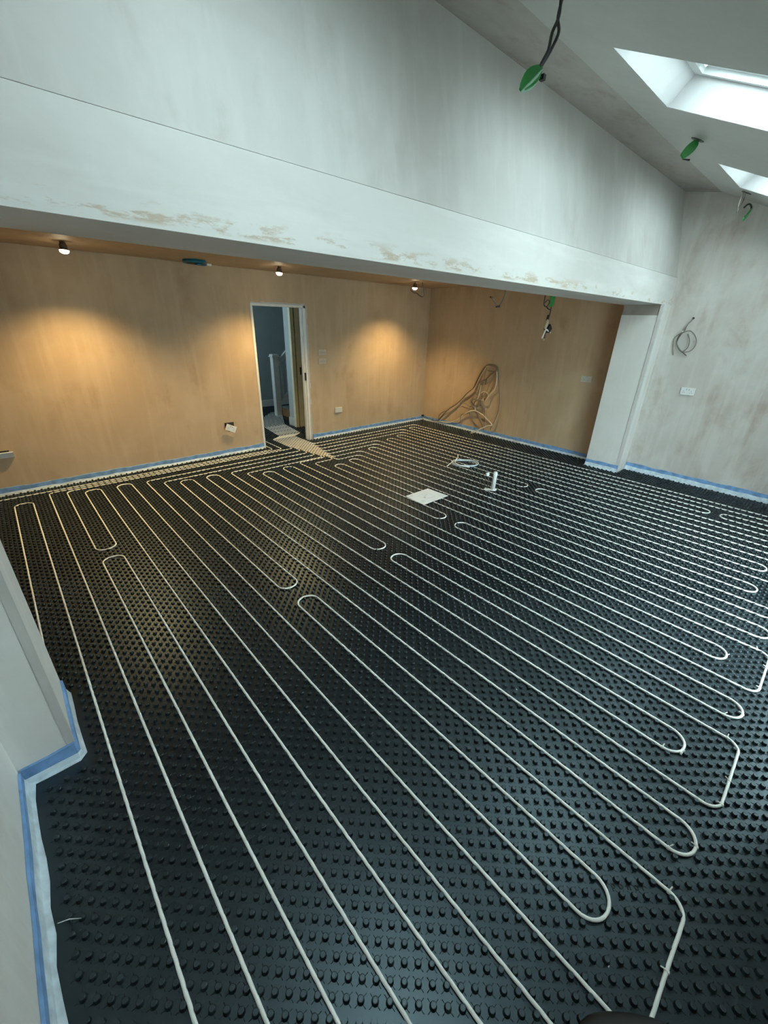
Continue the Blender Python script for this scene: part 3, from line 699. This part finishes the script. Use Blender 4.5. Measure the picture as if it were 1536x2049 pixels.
# ---------------------------------------------------------------- downlights of the rear bay
def downlight(x, y, z, tilt, label, wall=True):
    t = empty('downlight', (x, y, ZC), label, 'downlight', 'lit warm downlights in the low ceiling')
    ax = Vector(tilt).normalized(); c = Vector((x, y, z))
    bd = MB().lathe(c, -ax, [(0, .030), (.028, .030), (.034, .024), (.05, .022)], 16).build('lamp_body', M['brown'], t, smooth=False)
    MB().lathe(c + ax * .001, ax, [(0, .033), (.012, .041), (.014, .039)], 16).build('trim_ring', M['brown'], bd)
    MB().lathe(c + ax * .0155, ax, [(0, .037), (.014, .034), (.024, .018)], 16).build('lit_lens', bulb, bd)
    MB().tube([c - ax * .045, Vector((x, y, ZC))], .004, 6).build('lead', M['dark_cable'], t)
    ld = bpy.data.lights.new('downlight_beam', 'SPOT'); ld.energy = LAMP_W; ld.color = LAMP_COL; ld.spot_size = math.radians(122); ld.spot_blend = 1.0; ld.shadow_soft_size = .03
    lo = bpy.data.objects.new('downlight_beam', ld); COL.objects.link(lo); lo.parent = t
    lo.matrix_world = Matrix.Translation(c + ax * .055) @ ax.to_track_quat('-Z', 'Y').to_matrix().to_4x4()
    lo.parent = t; lo.matrix_parent_inverse = Matrix.Translation(-Vector(t.location))
downlight(-5.545, -.60, 2.325, (-.03, -.04, -1), 'lit downlight hanging from the low ceiling, leftmost of the three')
downlight(-3.42, -.62, 2.325, (-.14, -.04, -1), 'lit downlight above the doorway, middle of the three')
dl3 = (-1.10, -.66)
downlight(dl3[0], dl3[1], 2.315, (-.04, .0, -1), 'lit downlight with a looping cable, nearest the rear corner')
lc = MB().tube(spline([(-1.00, -.72, ZC), (-1.00, -.74, 2.30), (-.985, -.74, 2.25), (-.99, -.75, 2.205), (-1.02, -.75, 2.18), (-1.10, -.75, 2.20), (-1.14, -.75, 2.22), (-1.21, -.75, 2.225), (-1.27, -.74, 2.26)]), .006, 7)
lc = lc.build('hanging_cable', M['dark_cable']); tagit(lc, 'dark cable looping down beside the downlight in the rear corner', 'cable')
# blue ceiling box
bb = empty('ceiling_box', (-4.30, -.30, ZC), 'blue dry-lining box in the low ceiling between two downlights', 'ceiling box')
MB().lathe((-4.30, -.30, ZC - .034), (0, 0, 1), [(0, .118), (.014, .128), (.034, .118)], 24).build('rim', M['teal'], bb)
MB().lathe((-4.30, -.30, ZC - .038), (0, 0, 1), [(0, .088), (.004, .09)], 24).build('recess', M['black'], bb)
MB().obox((-4.26, -.36, ZC - .046), (1, .4, 0), (-.4, 1, 0), (0, 0, 1), .06, .022, .006, .002).build('connector', M['teal'], bb)
MB().box(-4.22, -4.17, -.45, -.41, ZC - .055, ZC - .036).build('clip', M['white'], bb)

# ---------------------------------------------------------------- cables hanging behind the beam
hk = empty('hanging_cable', (-2.16, -3.0, ZC), 'thin dark cable hooked in a V below the beam, over the right wall', 'cable')
MB().tube(spline([(-2.155, -3.0, ZC), (-2.165, -3.0, 2.13), (-2.173, -3.0, 2.081), (-2.207, -3.0, 2.027), (-2.253, -3.0, 1.986), (-2.281, -3.0, 1.985), (-2.33, -3.0, 2.02), (-2.381, -3.0, 2.051), (-2.399, -3.0, 2.058)]), .0062, 7).build('cable', M['grey_cable'], hk, smooth=True)
MB().obox((-2.266, -3.0, 1.984), (1, 0, .1), (0, 1, 0), (0, 0, 1), .025, .010, .010, .002).build('tape_knot', M['dark_cable'], hk)
MB().obox((-2.40, -3.0, 2.062), (1, 0, 0), (0, 1, 0), (0, 0, 1), .018, .008, .007, .002).build('cable_end', M['brown'], hk)
hg = empty('hanging_cable', (-1.19, -3.0, ZC), 'cables with a green tag, connector block and white tails hanging below the beam', 'cable')
MB().tube(spline([(-1.342, -3.0, ZC), (-1.342, -3.0, 2.13), (-1.342, -3.0, 2.067), (-1.325, -3.0, 2.03), (-1.27, -3.0, 2.02), (-1.224, -3.0, 2.0), (-1.165, -3.0, 1.99), (-1.156, -3.0, 1.958), (-1.175, -3.0, 1.90)]), .0065, 7).build('cable', M['dark_cable'], hg, smooth=True)
MB().tube(spline([(-1.335, -3.01, 2.06), (-1.29, -3.01, 2.09), (-1.24, -3.01, 2.075), (-1.27, -3.01, 2.03), (-1.30, -3.01, 2.02)]), .005, 6).build('cable', M['dark_cable'], hg, smooth=True)
MB().tube(spline([(-1.16, -3.0, 2.04), (-1.155, -3.0, 1.99), (-1.16, -3.0, 1.95), (-1.19, -3.0, 1.90)]), .006, 6).build('cable', M['dark_cable'], hg, smooth=True)
MB().tube(spline([(-1.18, -3.0, ZC), (-1.19, -3.0, 2.2)]), .006, 6).build('cable', M['dark_cable'], hg, smooth=True)
def leaf(mb, a, b, w, nn, th=.012, bend=.012, ns=8, blunt=.55):
    a, b, nn = Vector(a), Vector(b), Vector(nn).normalized(); d = (b - a).normalized(); sd = d.cross(nn).normalized(); vs = []; f = []
    for i in range(ns + 1):
        t = i / ns; ww = w * (blunt + (1 - blunt) * math.sin(math.pi * min(1, max(0, t)))) * (1 if .04 < t < .96 else .8); p = a.lerp(b, t) + nn * bend * math.sin(math.pi * t)
        vs += [p - sd * ww, p + sd * ww, p + sd * ww + nn * th, p - sd * ww + nn * th]
    for i in range(ns):
        for j in range(4): f.append((i * 4 + j, i * 4 + (j + 1) % 4, i * 4 + 4 + (j + 1) % 4, i * 4 + 4 + j))
    f += [(3, 2, 1, 0), tuple(ns * 4 + k for k in range(4))]
    return mb.add(vs, f)
leaf(MB(), (-1.185, -3.0, 2.18), (-1.175, -3.0, 2.025), .048, (0, -1, 0), bend=.004, blunt=.85).build('green_tag', M['green'], hg)
MB().obox((-1.188, -3.0, 1.905), (.22, 0, 1), (0, 1, 0), (1, 0, -.22), .03, .012, .012).build('sleeve', M['dark_cable'], hg)
leaf(MB(), (-1.195, -3.0, 1.885), (-1.232, -3.0, 1.785), .026, (0, -1, 0), bend=.006, blunt=.6).build('connector_block', M['conn'], hg)
MB().obox((-1.145, -3.0, 1.790), (1, 0, -.9), (0, 1, 0), (.9, 0, 1), .036, .03, .036, .006).build('black_box', M['black'], hg)
MB().tube([(-1.287, -3.02, 1.679), (-1.225, -3.02, 1.784)], .0085, 7).build('white_tail', M['strap'], hg)
MB().tube([(-1.222, -3.02, 1.780), (-1.108, -3.02, 1.742)], .0085, 7).build('white_tail', M['strap'], hg)
MB().tube(spline([(-1.20, -3.0, 1.76), (-1.188, -3.0, 1.734), (-1.185, -3.0, 1.69), (-1.195, -3.0, 1.672)]), .007, 6).build('brown_tail', M['brown'], hg)
MB().tube([(-1.195, -3.0, 1.672), (-1.205, -3.0, 1.655)], .012, 6).build('tail_end', M['conn'], hg)

# ---------------------------------------------------------------- green-tagged light leads of the sloping ceiling
def hole(t, x, y):
    mb = MB(); up_ = Vector((0, -.395, .919)); mb.lathe(Vector((x, y, cz(y))) - up_ * .004, up_, [(0, .044), (.003, .046)], 20)
    mb.build('ceiling_hole', M['screw'], t)
g1 = empty('light_lead', (-4.21, -4.42, cz(-4.42)), 'pair of dark leads hanging with a green tag, at the top of the photo', 'light lead', 'green-tagged light leads of the sloping ceiling')
hole(g1, -4.21, -4.42)
for o_, ph in ((.010, 0), (-.010, 2.4)):
    MB().tube(spline([(-4.21 + o_, -4.42, cz(-4.42)), (-4.215 + o_ * .2, -4.42 + o_ * .3, 2.95), (-4.22 + o_ * .8, -4.42 - o_, 2.90), (-4.245 + o_ * .8, -4.42, 2.84), (-4.275 + o_ * .5, -4.42, 2.80), (-4.298 + o_ * .3, -4.42, 2.772)]), .0065, 7).build('lead', M['dark_cable'], g1, smooth=True)
leaf(MB(), (-4.292, -4.42, 2.775), (-4.418, -4.42, 2.668), .030, (-.35, -.75, .45), th=.006, bend=.006, blunt=.25).build('green_tag', M['green'], g1)
leaf(MB(), (-4.288, -4.425, 2.768), (-4.418, -4.425, 2.664), .018, (.3, -.85, -.4), th=.004, bend=.012, blunt=.2).build('tag_underside', simple('pale_tag_back', (.30, .50, .38), .4), g1, label='paler grey-green fold of the tag')
MB().tube([(-4.335, -4.43, 2.727), (-4.285, -4.43, 2.742)], .0045, 6).box(-4.292, -4.274, -4.44, -4.42, 2.734, 2.752).build('screw_pin', M['black'], g1)
g2 = empty('light_lead', (-2.182, -4.415, cz(-4.415)), 'dark green tag hanging close under the sloping ceiling between the skylights', 'light lead', 'green-tagged light leads of the sloping ceiling')
hole(g2, -2.19, -4.415)
for o_ in (.008, -.008): MB().tube([(-2.182 + o_, -4.415, cz(-4.415)), (-2.205 + o_, -4.415, 3.0)], .005, 6).build('lead', M['dark_cable'], g2)
leaf(MB(), (-2.200, -4.415, 3.012), (-2.42, -4.415, 2.882), .030, (-.2, -.8, .5), th=.008, bend=.004, blunt=.6).build('green_tag', M['green'], g2)
MB().tube([(-2.40, -4.42, 2.876), (-2.33, -4.43, 2.885), (-2.30, -4.43, 2.89)], [.003, .005, .006], 6).build('screw_pin', M['black'], g2)
g3 = empty('light_lead', (-.538, -4.422, cz(-4.422)), 'looped dark lead with a bright green tag by the far right skylight', 'light lead', 'green-tagged light leads of the sloping ceiling')
hole(g3, -.50, -4.43)
MB().tube(spline([(-.545, -4.42, 3.03), (-.60, -4.42, 2.97), (-.60, -4.42, 2.90), (-.54, -4.42, 2.84)]), .0055, 6).build('lead', M['grey_cable'], g3)
MB().tube(spline([(-.515, -4.42, 3.03), (-.47, -4.42, 2.98), (-.53, -4.42, 2.92), (-.58, -4.42, 2.86)]), .0055, 6).build('lead', M['grey_cable'], g3)
MB().tube(spline([(-.36, -4.42, 2.93), (-.28, -4.42, 2.965), (-.18, -4.42, 2.985), (-.10, -4.42, 2.98), (-.06, -4.42, 2.965)]), .008, 6).build('tag_lead', M['dark_cable'], g3)
leaf(MB(), (-.07, -4.42, 2.962), (-.275, -4.42, 2.850), .026, (-.1, -.85, -.4), th=.012, bend=.004, blunt=.7).build('green_tag', M['lightgreen'], g3)

# ---------------------------------------------------------------- tangled cables on the right wall
cb = empty('cable_bundle', (0, -1.3, .6), 'tangle of grey and cream cables looped on the right wall behind the pier', 'cables')
def cab(pts, r, mat, nm='cable', off=0.):
    q = [(-.035 - off - .012 * math.sin(i * 1.7), y, z) for i, (y, z) in enumerate(pts)]
    MB().tube(spline(q, 5), r * 1.15, 6).build(nm, M[mat], cb, smooth=True)
A_ = [(-.46, .067), (-.672, .3), (-.869, .448), (-.998, .58), (-1.081, .666), (-1.215, .783), (-1.248, .867), (-1.323, 1.033), (-1.429, 1.179), (-1.53, 1.204), (-1.627, 1.179), (-1.662, 1.125)]
cab(A_, .0075, 'grey_cable'); cab([(y + .012, z - .014) for y, z in A_], .006, 'grey_cable', off=.012)
cab([(y - .010, z + .012) for y, z in A_[:9]], .005, 'dark_cable', off=.006)
B_ = [(-1.647, 1.123), (-1.553, 1.064), (-1.443, .959), (-1.361, .924), (-1.287, .828), (-1.267, .736), (-1.311, .67)]
cab(B_, .007, 'grey_cable'); cab([(y - .01, z - .012) for y, z in B_[:4]] + [(-1.34, .78), (-1.33, .70)], .005, 'grey_cable', off=.01)
cab([(-1.651, 1.099), (-1.675, 1.018), (-1.663, .839), (-1.577, .723), (-1.535, .647), (-1.502, .58)], .008, 'cream_cable', 'cream_cable', .01)
cab([(-1.662, 1.125), (-1.729, .881), (-1.777, .629), (-1.77, .452), (-1.727, .264), (-1.674, .125)], .006, 'grey_cable')
q = [(-.03, -.50, .055), (-.03, -.728, .075), (-.035, -.931, .167), (-.04, -1.041, .264), (-.06, -1.194, .366), (-.07, -1.317, .4), (-.07, -1.47, .366), (-.06, -1.555, .316), (-.05, -1.703, .214), (-.07, -1.62, .185), (-.12, -1.50, .10), (-.155, -1.43, .045), (-.19, -1.37, .018)]
MB().tube(spline(q, 5), .0095, 7).build('cream_cable', M['cream_cable'], cb, smooth=True)
cab([(-1.318, .396), (-1.313, .506), (-1.349, .639), (-1.368, .846)], .007, 'cream_cable', 'cream_cable', .02)
cab([(-1.228, .456), (-1.225, .315), (-1.277, .2), (-1.429, .115)], .006, 'grey_cable')
cab([(-1.30, .45), (-1.33, .389), (-1.391, .287), (-1.492, .146), (-1.50, .09)], .007, 'grey_cable')
cab([(-1.42, .55), (-1.46, .501), (-1.507, .409), (-1.532, .182), (-1.54, .09)], .007, 'grey_cable', off=.01)
cab([(-1.17, .33), (-1.016, .27), (-.995, .149), (-.962, .094)], .006, 'grey_cable')
cab([(-1.20, .47), (-1.19, .36), (-1.25, .24), (-1.36, .12)], .005, 'grey_cable', off=.01)
cab([(-.46, .067), (-.489, .18), (-.573, .254), (-.685, .307)], .0055, 'grey_cable')
cab([(-1.463, 1.102), (-1.55, 1.10), (-1.629, 1.109), (-1.608, 1.17)], .006, 'grey_cable')
cab([(-1.457, .865), (-1.466, .944), (-1.499, 1.008), (-1.60, 1.09)], .005, 'dark_cable')
cab([(-.939, .478), (-1.083, .481), (-1.182, .449), (-1.225, .474)], .004, 'grey_cable')
cab([(-.46, .067), (-.40, .045), (-.342, .05), (-.28, .075)], .006, 'grey_cable')
cab([(-1.373, .705), (-1.454, .751), (-1.538, .701), (-1.498, .606)], .006, 'cream_cable')
cab([(-1.44, 1.15), (-1.42, 1.02), (-1.39, .86), (-1.33, .70), (-1.30, .60)], .004, 'grey_cable')
cab([(-1.60, 1.08), (-1.56, .92), (-1.50, .78), (-1.42, .64)], .004, 'grey_cable')
rr = random.Random(5)
for k in range(6):
    cy, czz = -1.315 + rr.uniform(-.02, .02), .565 + rr.uniform(-.02, .02); ra, rb2 = rr.uniform(.065, .115), rr.uniform(.05, .105); ph = rr.uniform(0, 6)
    pts = [(-.04 - .012 * k % .05 - .01 * math.sin(2 * a + ph), cy + ra * math.cos(a + ph), czz + rb2 * math.sin(a + ph)) for a in [i * 2 * math.pi / 18 for i in range(17)]]
    MB().tube(pts, .0055, 6).build('coiled_cable', M['grey_cable'], cb, smooth=True)
cab([(-1.43, .60), (-1.48, .61)], .009, 'cream_cable', 'cream_cable', .03)
# corner cable end
ce = empty('cable_end', (-.02, -.03, .08), 'short pale cable with a dark clip in the rear corner at floor level', 'cable')
MB().box(-.045, -.006, -.05, -.012, .075, .105).build('dark_clip', M['black'], ce)
MB().tube(spline([(-.03, -.03, .085), (-.04, -.06, .04), (-.06, -.12, .014), (-.055, -.25, .016), (-.05, -.40, .02), (-.045, -.50, .05)]), .005, 6).build('pale_lead', M['conn'], ce)
MB().tube(spline([(-.025, -.03, .095), (-.03, -.14, .085), (-.03, -.22, .05), (-.03, -.34, .06)]), .004, 6).build('dark_lead', M['grey_cable'], ce)
# coil of cable on the front part of the right wall
wc = empty('wall_cable', (0, -4.2, 1.944), 'coiled grey cable hanging from a hole in the right wall above the socket', 'cable')
MB().lathe((-.002, -4.199, 1.944), (-1, 0, 0), [(0, .013), (.003, .012)], 12).build('wall_hole', M['black'], wc)
def wcab(p, r, mat='grey_cable', o=.03): MB().tube(spline([(-o - .006 * math.sin(i), y, z) for i, (y, z) in enumerate(p)], 5), r, 6).build('cable', M[mat], wc, smooth=True)
MB().tube(spline([(.0, -4.199, 1.944), (-.02, -4.185, 1.91), (-.03, -4.17, 1.884), (-.03, -4.16, 1.841), (-.03, -4.152, 1.80)]), .0055, 6).build('cable', M['grey_cable'], wc, smooth=True)
wcab([(-4.16, 1.841), (-4.154, 1.803), (-4.126, 1.773), (-4.109, 1.718), (-4.117, 1.659), (-4.161, 1.602), (-4.203, 1.57), (-4.254, 1.536)], .006)
wcab([(-4.155, 1.80), (-4.135, 1.765), (-4.118, 1.70), (-4.125, 1.65), (-4.17, 1.59), (-4.215, 1.56)], .005, o=.04)
wcab([(-4.141, 1.783), (-4.185, 1.804), (-4.225, 1.805), (-4.273, 1.764), (-4.305, 1.708), (-4.309, 1.64), (-4.279, 1.59), (-4.23, 1.572), (-4.202, 1.572), (-4.237, 1.612), (-4.245, 1.66), (-4.233, 1.715), (-4.200, 1.775)], .0048, 'grey_cable', .035)
wcab([(-4.138, 1.793), (-4.098, 1.757), (-4.072, 1.717), (-4.080, 1.643), (-4.10, 1.57), (-4.11, 1.53)], .0042, 'grey_cable', .02)
MB().lathe((-.033, -4.148, 1.788), (0, .3, 1), [(0, .010), (.018, .010)], 8).build('tie', M['strap'], wc)
